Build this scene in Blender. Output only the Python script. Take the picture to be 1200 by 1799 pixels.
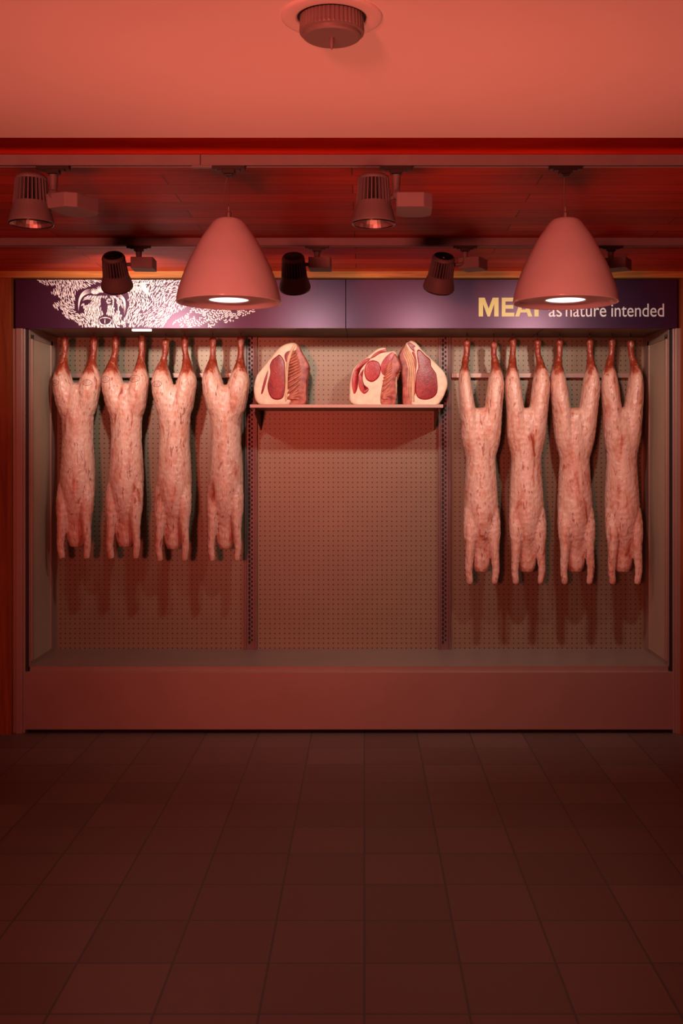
import bpy, bmesh, math, random
from mathutils import Vector, Matrix
random.seed(7)
PI = math.pi
for o in list(bpy.data.objects): bpy.data.objects.remove(o)
C = bpy.context.scene.collection
SC = bpy.context.scene

# ------------------------------------------------------------------ camera, world, lights, exposure
H = 1.60                       # camera height above the floor
F, CX, CY = 1850.0, 640.0, 795.0   # focal length and vanishing point in pixels of the 1200x1799 frame
cam_d = bpy.data.cameras.new('camera'); cam = bpy.data.objects.new('camera', cam_d); C.objects.link(cam)
cam.location = (0, 0, H); cam.rotation_euler = (PI/2, 0, 0)
cam_d.sensor_fit = 'VERTICAL'; cam_d.sensor_height = 36.0
cam_d.lens = 36.0*F/1799.0
cam_d.shift_x = -(CX-600)/1799.0
cam_d.shift_y = -(899.5-CY)/1799.0
SC.camera = cam
SC.view_settings.view_transform = 'Standard'; SC.view_settings.look = 'None'
SC.view_settings.exposure = 0.0; SC.view_settings.gamma = 1.0
SC.view_settings.use_curve_mapping = False

world = bpy.data.worlds.new('world'); SC.world = world; world.use_nodes = True
bg = world.node_tree.nodes['Background']
bg.inputs[0].default_value = (1.0, 0.10, 0.075, 1); bg.inputs[1].default_value = 0.02

def area(name, loc, target, sx, sy, power, col, spread=180):
    l = bpy.data.lights.new(name, 'AREA'); l.shape = 'RECTANGLE'; l.size = sx; l.size_y = sy
    l.energy = power; l.color = col; l.spread = math.radians(spread)
    o = bpy.data.objects.new(name, l); C.objects.link(o); o.location = loc
    o.rotation_euler = (Vector(target)-Vector(loc)).to_track_quat('-Z', 'Y').to_euler(); return o
def spot(name, loc, target, deg, blend, power, col, radius=.03):
    l = bpy.data.lights.new(name, 'SPOT'); l.spot_size = math.radians(deg); l.spot_blend = blend
    l.energy = power; l.color = col; l.shadow_soft_size = radius
    o = bpy.data.objects.new(name, l); C.objects.link(o); o.location = loc
    o.rotation_euler = (Vector(target)-Vector(loc)).to_track_quat('-Z', 'Y').to_euler(); return o
RED = (1.0, 0.150, 0.095)
# red light of the shop, behind the camera, and red lamps low down at the counter side
area('shop_red_light', (-1.15, -2.0, H+.14), (-.2, 4.0, H+.8), .45, .4, 37, (1.0, .14, .10), 75)
area('low_red_light', (0, 2.25, .12), (0, 2.75, H+1.0), 2.4, .5, 9.5, (1.0, .21, .135), 66)
# LED tube hidden behind the fascia of the cold cabinet
area('cabinet_tube', (-.087, 6.06, H+.70), (-.087, 6.62, H-.5), 3.4, .04, .8, (1.0, .66, .42))

# ------------------------------------------------------------------ helpers
def P(px, py, D): return Vector(((px-CX)/F*D, D, H+(CY-py)/F*D))   # a measured pixel at real depth D
def X(px, D): return (px-CX)/F*D
def Z(py, D): return H+(CY-py)/F*D

def tag(o, label=None, cat=None, group=None, kind=None):
    if label: o['label'] = label
    if cat: o['category'] = cat
    if group: o['group'] = group
    if kind: o['kind'] = kind
    return o
def thing(name, label, cat, loc=(0, 0, 0), group=None):
    o = bpy.data.objects.new(name, None); C.objects.link(o); o.location = loc; o.empty_display_size = .05
    return tag(o, label, cat, group)
def copy_tree(o, parent=None):
    c = o.copy(); C.objects.link(c)
    if parent: c.parent = parent
    for ch in list(o.children): copy_tree(ch, c)
    return c

class MB:
    def __init__(s): s.v = []; s.f = []; s.m = []; s.sm = []
    def add(s, vs, fs, mi=0, smooth=False):
        n = len(s.v); s.v += [tuple(v) for v in vs]
        for f in fs: s.f.append([i+n for i in f]); s.m.append(mi); s.sm.append(smooth)
        return s
    def box(s, x0, x1, y0, y1, z0, z1, mi=0):
        vs = [(x, y, z) for x in (x0, x1) for y in (y0, y1) for z in (z0, z1)]
        return s.add(vs, [(0,1,3,2),(4,6,7,5),(0,4,5,1),(2,3,7,6),(0,2,6,4),(1,5,7,3)], mi)
    def prism(s, pts, z0, z1, mi=0, axis='z', inset=0, smooth=False):
        # polygon pts extruded along an axis
        n = len(pts)
        def mk(p, h):
            return {'z': (p[0], p[1], h), 'y': (p[0], h, p[1]), 'x': (h, p[0], p[1])}[axis]
        vs = [mk(p, z0) for p in pts]+[mk(p, z1) for p in pts]
        fs = [tuple(range(n))[::-1], tuple(range(n, 2*n))]+[(i, (i+1)%n, n+(i+1)%n, n+i) for i in range(n)]
        return s.add(vs, fs, mi, smooth)
    def lathe(s, prof, n=48, mi=0, smooth=True, c=(0, 0, 0), caps=(False, False)):
        vs = []
        for r, z in prof:
            for k in range(n):
                a = 2*PI*k/n; vs.append((c[0]+r*math.cos(a), c[1]+r*math.sin(a), c[2]+z))
        fs = []
        for j in range(len(prof)-1):
            for k in range(n):
                fs.append((j*n+k, j*n+(k+1)%n, (j+1)*n+(k+1)%n, (j+1)*n+k))
        if caps[0]: fs.append(tuple(range(n))[::-1])
        if caps[1]: fs.append(tuple(range((len(prof)-1)*n, len(prof)*n)))
        return s.add(vs, fs, mi, smooth)
    def tube(s, pts, r, n=8, mi=0, smooth=True):
        pts = [Vector(p) for p in pts]; rs = r if isinstance(r, (list, tuple)) else [r]*len(pts)
        vs = []; 
        for i, p in enumerate(pts):
            t = (pts[min(i+1, len(pts)-1)]-pts[max(i-1, 0)]).normalized()
            u = t.cross(Vector((0, 1, 0)) if abs(t.y) < .9 else Vector((1, 0, 0))).normalized(); w = t.cross(u)
            for k in range(n):
                a = 2*PI*k/n; vs.append(p+(u*math.cos(a)+w*math.sin(a))*rs[i])
        fs = [(i*n+k, i*n+(k+1)%n, (i+1)*n+(k+1)%n, (i+1)*n+k) for i in range(len(pts)-1) for k in range(n)]
        fs += [tuple(range(n))[::-1], tuple(range((len(pts)-1)*n, len(pts)*n))]
        return s.add(vs, fs, mi, smooth)
    def build(s, name, mats, parent=None, bevel=0, M=None, recalc=True):
        me = bpy.data.meshes.new(name); vs = s.v
        if M is not None: vs = [tuple(M @ Vector(v)) for v in vs]
        me.from_pydata(vs, [], s.f)
        for p, mi, sm in zip(me.polygons, s.m, s.sm): p.material_index = mi; p.use_smooth = sm
        if recalc:
            b = bmesh.new(); b.from_mesh(me); bmesh.ops.recalc_face_normals(b, faces=b.faces); b.to_mesh(me); b.free()
        for m in (mats if isinstance(mats, (list, tuple)) else [mats]): me.materials.append(m)
        o = bpy.data.objects.new(name, me); C.objects.link(o)
        if parent: o.parent = parent
        if bevel:
            md = o.modifiers.new('bevel', 'BEVEL'); md.width = bevel; md.segments = 2; md.limit_method = 'ANGLE'
        return o

# ------------------------------------------------------------------ materials
def nmat(name):
    m = bpy.data.materials.new(name); m.use_nodes = True; nt = m.node_tree
    return m, nt, nt.nodes['Principled BSDF']
def N(nt, t, **kw):
    n = nt.nodes.new(t)
    for k, v in kw.items(): setattr(n, k, v)
    return n
def plain(name, col, rough=.5, metal=0, var=.06, scale=12, coat=0, bump=0, bscale=200):
    m, nt, b = nmat(name)
    tc = N(nt, 'ShaderNodeTexCoord'); no = N(nt, 'ShaderNodeTexNoise'); no.inputs['Scale'].default_value = scale
    no.inputs['Detail'].default_value = 4
    nt.links.new(tc.outputs['Object'], no.inputs['Vector'])
    r = N(nt, 'ShaderNodeValToRGB')
    r.color_ramp.elements[0].position = .3; r.color_ramp.elements[1].position = .7
    r.color_ramp.elements[0].color = (*[c*(1-var) for c in col], 1); r.color_ramp.elements[1].color = (*[min(1, c*(1+var)) for c in col], 1)
    nt.links.new(no.outputs['Fac'], r.inputs['Fac']); nt.links.new(r.outputs['Color'], b.inputs['Base Color'])
    b.inputs['Roughness'].default_value = rough; b.inputs['Metallic'].default_value = metal
    b.inputs['Coat Weight'].default_value = coat
    if bump:
        n2 = N(nt, 'ShaderNodeTexNoise'); n2.inputs['Scale'].default_value = bscale; nt.links.new(tc.outputs['Object'], n2.inputs['Vector'])
        bp = N(nt, 'ShaderNodeBump'); bp.inputs['Strength'].default_value = bump; bp.inputs['Distance'].default_value = .002
        nt.links.new(n2.outputs['Fac'], bp.inputs['Height']); nt.links.new(bp.outputs['Normal'], b.inputs['Normal'])
    return m
def glow(name, col, strength):
    m, nt, b = nmat(name); b.inputs['Base Color'].default_value = (*col, 1)
    b.inputs['Emission Color'].default_value = (*col, 1); b.inputs['Emission Strength'].default_value = strength; return m

def wood_mat(name, planks=True, c0=(.62, .024, .010), c1=(.84, .095, .028), vertical=False, rough=.5, ox=0., oy=0.):
    m, nt, b = nmat(name); L = nt.links.new
    tc = N(nt, 'ShaderNodeTexCoord'); mp = N(nt, 'ShaderNodeMapping')
    L(tc.outputs['Object'], mp.inputs['Vector'])
    mp.inputs['Scale'].default_value = (14, 14, .8) if vertical else (.9, 14, 14)
    g = N(nt, 'ShaderNodeTexNoise'); g.inputs['Scale'].default_value = 2.2; g.inputs['Detail'].default_value = 8
    g.inputs['Distortion'].default_value = .6; g.inputs['Roughness'].default_value = .62
    L(mp.outputs['Vector'], g.inputs['Vector'])
    r = N(nt, 'ShaderNodeValToRGB'); e = r.color_ramp.elements
    e[0].position = .3; e[0].color = (*c0, 1); e[1].position = .72; e[1].color = (*c1, 1)
    L(g.outputs['Fac'], r.inputs['Fac']); out = r.outputs['Color']
    if planks:
        sh = N(nt, 'ShaderNodeMapping'); L(tc.outputs['Object'], sh.inputs['Vector'])
        sh.inputs['Location'].default_value = (ox, oy, 0)
        br = N(nt, 'ShaderNodeTexBrick'); L(sh.outputs['Vector'], br.inputs['Vector'])
        br.inputs['Scale'].default_value = 1; br.inputs['Brick Width'].default_value = 1.41; br.inputs['Row Height'].default_value = .14
        br.inputs['Mortar Size'].default_value = .0026; br.inputs['Mortar Smooth'].default_value = .15
        br.offset = .5; br.offset_frequency = 2; br.squash = 1
        br.inputs['Color1'].default_value = (.78, .74, .74, 1); br.inputs['Color2'].default_value = (1.12, 1.06, 1, 1)
        br.inputs['Mortar'].default_value = (.28, .22, .20, 1)
        mx = N(nt, 'ShaderNodeMix', data_type='RGBA', blend_type='MULTIPLY'); mx.inputs[0].default_value = 1
        L(out, mx.inputs[6]); L(br.outputs['Color'], mx.inputs[7]); out = mx.outputs[2]
        bp = N(nt, 'ShaderNodeBump'); bp.inputs['Strength'].default_value = .5; bp.inputs['Distance'].default_value = .003; bp.invert = True
        L(br.outputs['Fac'], bp.inputs['Height']); L(bp.outputs['Normal'], b.inputs['Normal'])
    L(out, b.inputs['Base Color']); b.inputs['Roughness'].default_value = rough; b.inputs['IOR'].default_value = 1.22
    return m

M_ceil = plain('ceiling_plaster', (.72, .64, .60), .7, var=.02, scale=2)
M_wood = wood_mat('plank_wood', True, ox=.75+1.41*4, oy=-3.76+.14*40)
M_woodt = wood_mat('trim_wood', False, c0=(.26, .065, .016), c1=(.60, .25, .07), rough=.4)
M_woodt2 = wood_mat('recess_wood', False, c0=(.40, .02, .01), c1=(.62, .06, .02), rough=.5)
M_woodv = wood_mat('upright_wood', False, vertical=True, c0=(.17, .04, .012), c1=(.36, .10, .03), rough=.45)
M_track = plain('track_paint', (.22, .21, .21), .45)
M_slot = plain('track_slot_black', (.01, .01, .01), .5)
M_adapt = plain('adapter_black', (.010, .008, .008), .45)
M_lamp = plain('lamp_grey_paint', (.17, .155, .16), .55, var=.03)
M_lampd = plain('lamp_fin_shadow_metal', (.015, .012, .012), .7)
M_box = plain('gear_box_paint', (.25, .22, .23), .55, var=.02)
M_cap = plain('lamp_cap_black', (.010, .008, .009), .18)
M_refl = plain('lamp_reflector', (.85, .66, .62), .38, metal=1)
M_shade = plain('pendant_gloss_white', (.60, .66, .70), .16, var=.01, coat=.3)
M_shadein = plain('pendant_inner_white', (.74, .66, .62), .45, var=.01)
M_disc = glow('pendant_led_disc', (.80, .93, 1.0), 1.6)
M_cable = plain('cable_pink', (.16, .12, .11), .5)
M_capm = plain('cord_grip_metal', (.30, .26, .25), .35, metal=.6)
M_smoke = plain('detector_plastic', (.19, .15, .14), .5, var=.02)
M_smoked = plain('detector_recess_dark', (.02, .015, .015), .7)
M_flange = plain('detector_flange_plastic', (.66, .58, .55), .55, var=.01)
M_fascia = plain('fascia_aubergine_gloss', (.026, .005, .019), .40, var=.12, scale=5)
_p = M_fascia.node_tree.nodes['Principled BSDF']; _p.inputs['Specular IOR Level'].default_value = .65; _p.inputs['Specular Tint'].default_value = (1, .62, .85, 1)
M_print = plain('engraving_white_print', (.82, .76, .72), .5, var=.02)
M_yel = plain('lettering_gold_yellow', (.54, .48, .15), .5, var=.02)
M_let = plain('lettering_soft_white', (.80, .68, .64), .5, var=.02)
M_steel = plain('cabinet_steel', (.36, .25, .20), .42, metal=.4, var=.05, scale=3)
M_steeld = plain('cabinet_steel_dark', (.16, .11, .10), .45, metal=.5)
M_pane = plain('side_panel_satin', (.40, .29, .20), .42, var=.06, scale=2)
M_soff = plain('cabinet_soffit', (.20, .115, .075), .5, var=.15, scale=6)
M_hole = plain('slot_black', (.006, .005, .005), .7)
M_hook = plain('hook_steel', (.15, .10, .09), .35, metal=.8)
M_led = glow('led_batten', (1.0, .90, .82), 1.5)
M_joint = plain('soffit_seam', (.03, .02, .015), .6)

# perforated back board: the punched holes are a pattern of the sheet
def pegboard():
    m, nt, b = nmat('perforated_sheet'); L = nt.links.new
    tc = N(nt, 'ShaderNodeTexCoord'); vm = N(nt, 'ShaderNodeVectorMath', operation='SCALE'); vm.inputs['Scale'].default_value = 1/.0304
    L(tc.outputs['Object'], vm.inputs[0])
    fr = N(nt, 'ShaderNodeVectorMath', operation='FRACTION'); L(vm.outputs[0], fr.inputs[0])
    sb = N(nt, 'ShaderNodeVectorMath', operation='SUBTRACT'); sb.inputs[1].default_value = (.5, .5, .5); L(fr.outputs[0], sb.inputs[0])
    mu = N(nt, 'ShaderNodeVectorMath', operation='MULTIPLY'); mu.inputs[1].default_value = (1, 0, 1); L(sb.outputs[0], mu.inputs[0])
    ln = N(nt, 'ShaderNodeVectorMath', operation='LENGTH'); L(mu.outputs[0], ln.inputs[0])
    lt = N(nt, 'ShaderNodeMapRange'); lt.inputs['From Min'].default_value = .115; lt.inputs['From Max'].default_value = .155
    L(ln.outputs['Value'], lt.inputs['Value'])
    no = N(nt, 'ShaderNodeTexNoise'); no.inputs['Scale'].default_value = 2.5; L(tc.outputs['Object'], no.inputs['Vector'])
    r = N(nt, 'ShaderNodeValToRGB'); r.color_ramp.elements[0].color = (.195, .155, .10, 1); r.color_ramp.elements[1].color = (.255, .205, .13, 1)
    L(no.outputs['Fac'], r.inputs['Fac'])
    mx = N(nt, 'ShaderNodeMix', data_type='RGBA'); mx.inputs[6].default_value = (.03, .02, .015, 1)
    L(lt.outputs[0], mx.inputs[0]); L(r.outputs['Color'], mx.inputs[7]); L(mx.outputs[2], b.inputs['Base Color'])
    b.inputs['Roughness'].default_value = .42; b.inputs['Metallic'].default_value = .25
    return m
M_peg = pegboard()

def floor_mat():
    m, nt, b = nmat('floor_tile'); L = nt.links.new
    tc = N(nt, 'ShaderNodeTexCoord'); br = N(nt, 'ShaderNodeTexBrick'); L(tc.outputs['Object'], br.inputs['Vector'])
    br.offset = 0; br.inputs['Scale'].default_value = 1; br.inputs['Brick Width'].default_value = .3; br.inputs['Row Height'].default_value = .3
    br.inputs['Mortar Size'].default_value = .004
    br.inputs['Color1'].default_value = (.12, .07, .055, 1); br.inputs['Color2'].default_value = (.16, .095, .075, 1); br.inputs['Mortar'].default_value = (.06, .05, .045, 1)
    L(br.outputs['Color'], b.inputs['Base Color']); b.inputs['Roughness'].default_value = .45
    return m
M_floor = floor_mat()

# ------------------------------------------------------------------ the setting
ZW = H+1.027          # wood ceiling
ZC = H+.985           # plaster ceiling in front
XL, XR = -3.2, 3.2
D1, D2, D3, D4 = 3.627, 5.032, 6.0, 6.57
b = MB()
y0 = F*.985/(CY-57)                       # crease in the plaster
b.add([(XL, -3, ZC+.0), (XR, -3, ZC+.0), (XR, y0, ZC+.0), (XL, y0, ZC+.0), (XL, 3.295, ZC), (XR, 3.295, ZC),
       (XL, -3, ZC+.2), (XR, -3, ZC+.2), (XL, 3.295, ZC+.2), (XR, 3.295, ZC+.2)],
      [(0,1,2,3),(3,2,5,4),(4,5,9,8),(6,7,9,8),(0,6,8,4,3),(1,2,5,9,7),(0,1,7,6)])
tag(b.build('ceiling', M_ceil), 'smooth plaster ceiling glowing salmon red over the front of the shop', kind='structure')
b = MB(); b.box(XL, XR, D1, D3+.02, ZW, ZW+.1)
tag(b.build('ceiling', M_wood), 'reddish wooden plank ceiling above the lighting tracks', kind='structure')
b = MB(); b.box(XL, XR, -3, 7.2, -.1, 0)
tag(b.build('floor', M_floor), 'plain tiled floor', kind='structure')
b = MB(); b.box(XL, XR, D1-.012, D1, ZW, ZC+.22); b.box(XL, XR, 3.297, D1-.012, ZC+.2, ZC+.22)
tag(b.build('trim_2', M_woodt2), 'dark red wooden recess between the plaster ceiling and the front lighting track', kind='structure')
# wood trim over the fascia, wall around the cabinet
ZT = Z(490, D3)
b = MB(); b.box(XL, XR, D3-.045, D3+.3, ZT, ZW)
tag(b.build('trim_1', M_woodt, bevel=.002), 'orange wooden trim board running above the dark fascia', kind='structure')
xjl, xjr = X(20, D3-.03), X(1191, D3-.03)
b = MB(); b.box(XL, xjl, D3-.03, D3+.3, 0, ZT)
tag(b.build('wall_left', M_woodv), 'orange wooden cladding left of the cold cabinet', kind='structure')
b = MB(); b.box(X(1194, D3), XR, D3-.03, D3+.3, 0, ZT)
tag(b.build('wall_right', M_woodv), 'orange wooden cladding right of the cold cabinet', kind='structure')
b = MB(); b.box(XL, XR, 7.1, 7.2, 0, ZW+.1)
tag(b.build('wall_back', M_ceil), 'wall behind the cold cabinet', kind='structure')

# ------------------------------------------------------------------ cold cabinet (frame, side panels, back sheet, uprights, soffit, base)
xl, xr = -1.915, 1.741
zs = Z(577, D3)           # soffit height
cab = thing('cold_cabinet', 'long lit cold cabinet with perforated back sheet and slotted uprights under the dark fascia', 'cabinet', (-.087, D3, 0))
def rel(bm_, name, mats, bevel=0, parent=cab):
    return bm_.build(name, mats, parent, bevel, Matrix.Translation(-Vector(cab.location)))
b = MB(); b.box(xl, xr, D4, D4+.02, .35, zs+.03)
pb = rel(b, 'perforated_back', M_peg)
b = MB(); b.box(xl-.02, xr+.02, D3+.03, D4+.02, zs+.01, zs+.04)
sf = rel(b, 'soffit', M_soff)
for px in (608, 960):
    b = MB(); b.box(X(px, D3)-.0025, X(px, D3)+.0025, D3+.03, D4, zs+.0085, zs+.0115); rel(b, 'seam', M_joint, parent=cab)
for side, x0, sg in (('l', xl, 1), ('r', xr, -1)):
    b = MB(); b.box(min(x0, x0-sg*.02), max(x0, x0-sg*.02), D3+.03, D4, .35, zs+.02); rel(b, 'side_panel', M_steel)
    b = MB()                                   # raised frame with an inner pane
    xa, xb = sorted((x0, x0+sg*.008))
    b.box(xa, xb, D3+.05, D3+.075, .4, zs-.03); b.box(xa, xb, D4-.155, D4-.12, .4, zs-.03); b.box(xa, xb, D3+.05, D4-.12, zs-.055, zs-.03)
    rel(b, 'side_frame', M_steel, .001)
    b = MB(); xa, xb = sorted((x0, x0+sg*.003)); b.box(xa, xb, D3+.075, D4-.155, .4, zs-.055); rel(b, 'side_pane', M_pane)
    # front post: two ribs and a groove
    b = MB(); xo = x0-sg*.018
    for w0, w1, d in ((0, .012, .0), (.012, .048, -.012), (.048, .085, .002)):
        xa, xb = sorted((xo-sg*w0, xo-sg*w1)); b.box(xa, xb, D3+d, D3+.05, 0, zs)
    rel(b, 'front_post', M_steel, .002)
    b = MB(); xa, xb = sorted((x0-sg*.004, x0-sg*.018)); b.box(xa, xb, D3+.012, D3+.03, 0, zs); rel(b, 'door_gasket', M_slot)
b = MB()
b.box(xl-.02, xr+.02, D3+.0, D4+.02, .02, .35); rel(b, 'base', M_steel, .003)
b = MB(); b.box(xl-.01, xr+.01, D3+.03, D4, .35, .375); rel(b, 'cabinet_floor', M_steel)
# slotted uprights
for p0, p1 in ((430, 452), (770, 792)):
    Du = D4-.02; u = MB(); a0, a1 = X(p0, Du), X(p1, Du)
    u.box(a0, a0+.012, Du-.012, D4, .375, zs+.01); u.box(a1-.012, a1, Du-.012, D4, .375, zs+.01); u.box(a0+.012, a1-.012, Du, D4, .375, zs+.01)
    up = rel(u, 'slotted_upright', M_steeld, .001)
    s_ = MB(); xc = (a0+a1)/2
    z = .42
    while z < zs:
        s_.prism([(xc-.010+.010*math.cos(k*PI/4)*.7, z+.012*math.sin(k*PI/4)) for k in range(8)], Du-.0015, Du+.001, axis='y')
        s_.prism([(xc+.006+.006*math.cos(k*PI/4), z+.014+.008*math.sin(k*PI/4)) for k in range(8)], Du-.0015, Du+.001, axis='y')
        z += .028
    s_.build('slots', M_hole, up, 0, Matrix.Translation(-Vector(cab.location)))
# back rail behind the carcasses
for a0, a1 in ((xl+.03, X(430, D4)), (X(792, D4), xr-.03)):
    zr = Z(664, 6.53); b = MB(); b.box(a0, a1, 6.515, D4, zr, Z(655.5, 6.53)); rel(b, 'back_rail', M_steel, .002)

# ------------------------------------------------------------------ fascia
FY = D3-.012
fx0, fx1 = X(27, FY), X(1190, FY); fz0, fz1 = Z(577, FY), Z(491, FY)
fas = thing('fascia_sign', 'dark aubergine fascia sign with white bull engraving and gold and white lettering above the cabinet', 'sign', ((fx0+fx1)/2, FY, fz0))
IF = Matrix.Translation(-Vector(fas.location))
seam = X(607.5, FY)
for a0, a1 in ((fx0, seam-.0012), (seam+.0012, fx1)):
    b = MB(); b.box(a0, a1, FY, FY+.03, fz0, fz1); b.build('panel', M_fascia, fas, .0015, IF)
NS = [0]; YP = FY-.0006
def stroke(b, pts, w, y):
    NS[0] += 1; y = YP-NS[0]*4e-7
    # tapering brush stroke, pts in pixels on the fascia
    q = [Vector((p[0], p[1])) for p in pts]; n = len(q); Lf = []; Rt = []
    for i, p in enumerate(q):
        t = (q[min(i+1, n-1)]-q[max(i-1, 0)]); t = t.normalized() if t.length > 1e-6 else Vector((1, 0))
        nn = Vector((-t.y, t.x)); k = math.sin(PI*(i+.35)/(n-.3))
        Lf.append(p+nn*w*k*.5); Rt.append(p-nn*w*k*.5)
    vs = [(X(p.x, y), y, Z(p.y, y)) for p in Lf+Rt]
    b.add(vs, [(i, i+1, n+i+1, n+i) for i in range(n-1)])
def bez(a, c, d, n=6):
    return [((1-t)**2*a[0]+2*t*(1-t)*c[0]+t*t*d[0], (1-t)**2*a[1]+2*t*(1-t)*c[1]+t*t*d[1]) for t in [i/(n-1) for i in range(n)]]
def inpoly(x, y, poly):
    r = False; j = len(poly)-1
    for i in range(len(poly)):
        xi, yi = poly[i]; xj, yj = poly[j]
        if (yi > y) != (yj > y) and x < (xj-xi)*(y-yi)/(yj-yi)+xi: r = not r
        j = i
    return r
grass = MB()
meadow = [(64, 492), (480, 492), (420, 500), (395, 515), (372, 530), (330, 540), (300, 556), (286, 576), (142, 576), (135, 567), (118, 560), (105, 548), (92, 540), (108, 527), (88, 517), (98, 506), (74, 500)]
head = [(134, 550), (132, 522), (140, 510), (156, 505), (164, 500), (185, 498), (203, 503), (224, 513), (226, 540), (219, 558), (208, 574), (172, 574), (158, 560), (146, 550), (140, 551)]
hairzone = [(146, 532), (150, 522), (160, 517), (175, 518), (196, 517), (208, 522), (214, 530), (213, 552), (209, 566), (200, 574), (172, 574), (160, 560), (150, 548)]
face = [(157, 512), (165, 503), (185, 500), (206, 510), (214, 530), (212, 552), (196, 570), (176, 568), (168, 552), (158, 534)]
random.seed(3)
yy = 493.
while yy < 577:
    xx = 60+random.random()*2
    while xx < 470:
        jx, jy = xx+random.uniform(-1.2, 1.2), yy+random.uniform(-1.2, 1.2)
        if inpoly(jx, jy, meadow) and not inpoly(jx, jy, head):
            dense = .9 if jx < 230 else .82
            if random.random() < dense:
                ang = math.radians((62 if jx > 212 else 118)+20*math.sin(jx/15+jy/23)+16*math.cos(jy/9-jx/31)+random.gauss(0, 7)); l = random.uniform(3.6, 6.0)
                dx, dy = math.cos(ang)*l, -math.sin(ang)*l
                e_ = (jx+dx, min(576.5, max(492, jy+dy))); st = (jx, min(576.5, max(492, jy)))
                stroke(grass, bez(st, (jx+dx*.2+random.uniform(-1, 1), (st[1]+e_[1])/2), e_, 4), random.uniform(1.1, 1.7), YP)
        xx += 2.35
    yy += 3.3
grass.build('meadow_engraving', M_print, fas, 0, IF)
# leaf branches
lv = MB(); random.seed(9); taken = []
bush = [(296, 577), (306, 563), (325, 553), (338, 540), (350, 535), (380, 537), (440, 540), (458, 537), (450, 548), (428, 556), (408, 566), (396, 568), (386, 562), (374, 577)]
for bi in range(110):
    bx_, by_ = random.uniform(300, 440), random.uniform(540, 580); ang = math.radians(random.uniform(25, 130)); L_ = random.uniform(12, 20)
    ex, ey = bx_+math.cos(ang)*L_, by_-math.sin(ang)*L_
    for k in range(9):
        t = k/8; px_, py_ = bx_+(ex-bx_)*t, by_+(ey-by_)*t
        for sgn in (-1, 1):
            a2 = ang+sgn*math.radians(48); l = 5.2*(1-.45*t); qx, qy = px_+math.cos(a2)*l, py_-math.sin(a2)*l
            mid_ = ((px_+qx)/2, (py_+qy)/2)
            if all((mid_[0]-w_[0])**2+(mid_[1]-w_[1])**2 > 7.5 for w_ in taken) and all(inpoly(u_, v_, bush) for u_, v_ in ((px_, py_), (qx, qy))) and qy < 576 and py_ < 576:
                taken.append(mid_); stroke(lv, bez((px_, py_), ((px_+qx)/2+sgn*.6, (py_+qy)/2-.4), (qx, qy), 5), 2.1, YP-.0002-.000012*bi)
lv.build('leaf_engraving', M_print, fas, 0, IF)
# bull: horns, curls, brow, cheeks, eyes and muzzle
bl = MB()
for d_ in (0, 2.1, 4.2, 6.0):
    stroke(bl, bez((159, 508+d_*1.1), (135+d_*.9, 510+d_*1.1), (138+d_*.25, 547-d_*1.9), 12), 1.5, YP)
    stroke(bl, bez((207, 516+d_), (226-d_*.9, 521+d_*.7), (218-d_*.25, 553-d_*2.2), 12), 1.2, YP)
for cx_, cy_, r0, sp in ((167, 514, 8, 8), (178, 511, 9, 9), (190, 511, 8, 8)):     # curls between the horns
    for k in range(sp):
        a = PI*(.0+1.0*k/(sp-1)); stroke(bl, bez((cx_+math.cos(a)*2, cy_+3), (cx_+math.cos(a)*5, cy_-math.sin(a)*3), (cx_+math.cos(a+.3)*r0, cy_-math.sin(a)*r0), 6), 1.7, YP)
for k in range(7):           # rings of the right eye
    a = k*.8; stroke(bl, bez((191+math.cos(a)*1.5, 529-math.sin(a)*1.5), (191+math.cos(a+.5)*4, 529-math.sin(a+.5)*4), (191+math.cos(a+1.1)*4.4, 529-math.sin(a+1.1)*5.4), 6), 1.3, YP)
for k in range(3): stroke(bl, bez((145+k, 529-k*2.2), (152, 523-k*1.8), (160, 527-k*1.5), 8), 1.2, YP)   # left brow
for k in range(6):           # muzzle
    stroke(bl, bez((174+k*.5, 562-k*.6), (184, 553+k*.9), (196-k*.5, 562-k*.6), 10), 1.0, YP)
stroke(bl, bez((174, 561), (175, 572), (184, 570.5), 9), 2.4, YP); stroke(bl, bez((196, 561), (195, 572), (184, 570.5), 9), 2.4, YP)
stroke(bl, bez((184.5, 560), (184, 565), (184.5, 569), 5), 1.3, YP)
random.seed(21); yy = 516.
def darkzone(x, y):
    return ((x-183-(y-537)*.10)/6.2)**2+((y-537)/12.5)**2 < 1 or ((x-185)/12.5)**2+((y-563)/8.5)**2 < 1 or ((x-202.5)/2.2)**2+((y-537)/12)**2 < 1 \
        or ((x-191)/6.5)**2+((y-529)/6.5)**2 < 1 or ((x-152)/9)**2+((y-529)/4)**2 < 1 or y < 514+abs(x-180)*.1 or ((x-212)/2.0)**2+((y-545)/7)**2 < 1
while yy < 575:
    xx = 140.
    while xx < 222:
        jx, jy = xx+random.uniform(-.5, .5), yy+random.uniform(-.5, .5)
        if inpoly(jx, jy, hairzone) and not darkzone(jx, jy):
            ang = math.atan2(max(jy-508, 4), (jx-183)*.42)+random.uniform(-.14, .14); l = random.uniform(4.0, 6.5)
            e_ = (jx+math.cos(ang)*l, min(576, jy+math.sin(ang)*l))
            if not darkzone(*e_): stroke(bl, bez((jx, jy), ((jx+e_[0])/2+(jx-183)*.03, (jy+e_[1])/2), e_, 5), random.uniform(1.1, 1.6), YP)
        xx += 2.15
    yy += 3.3
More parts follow.
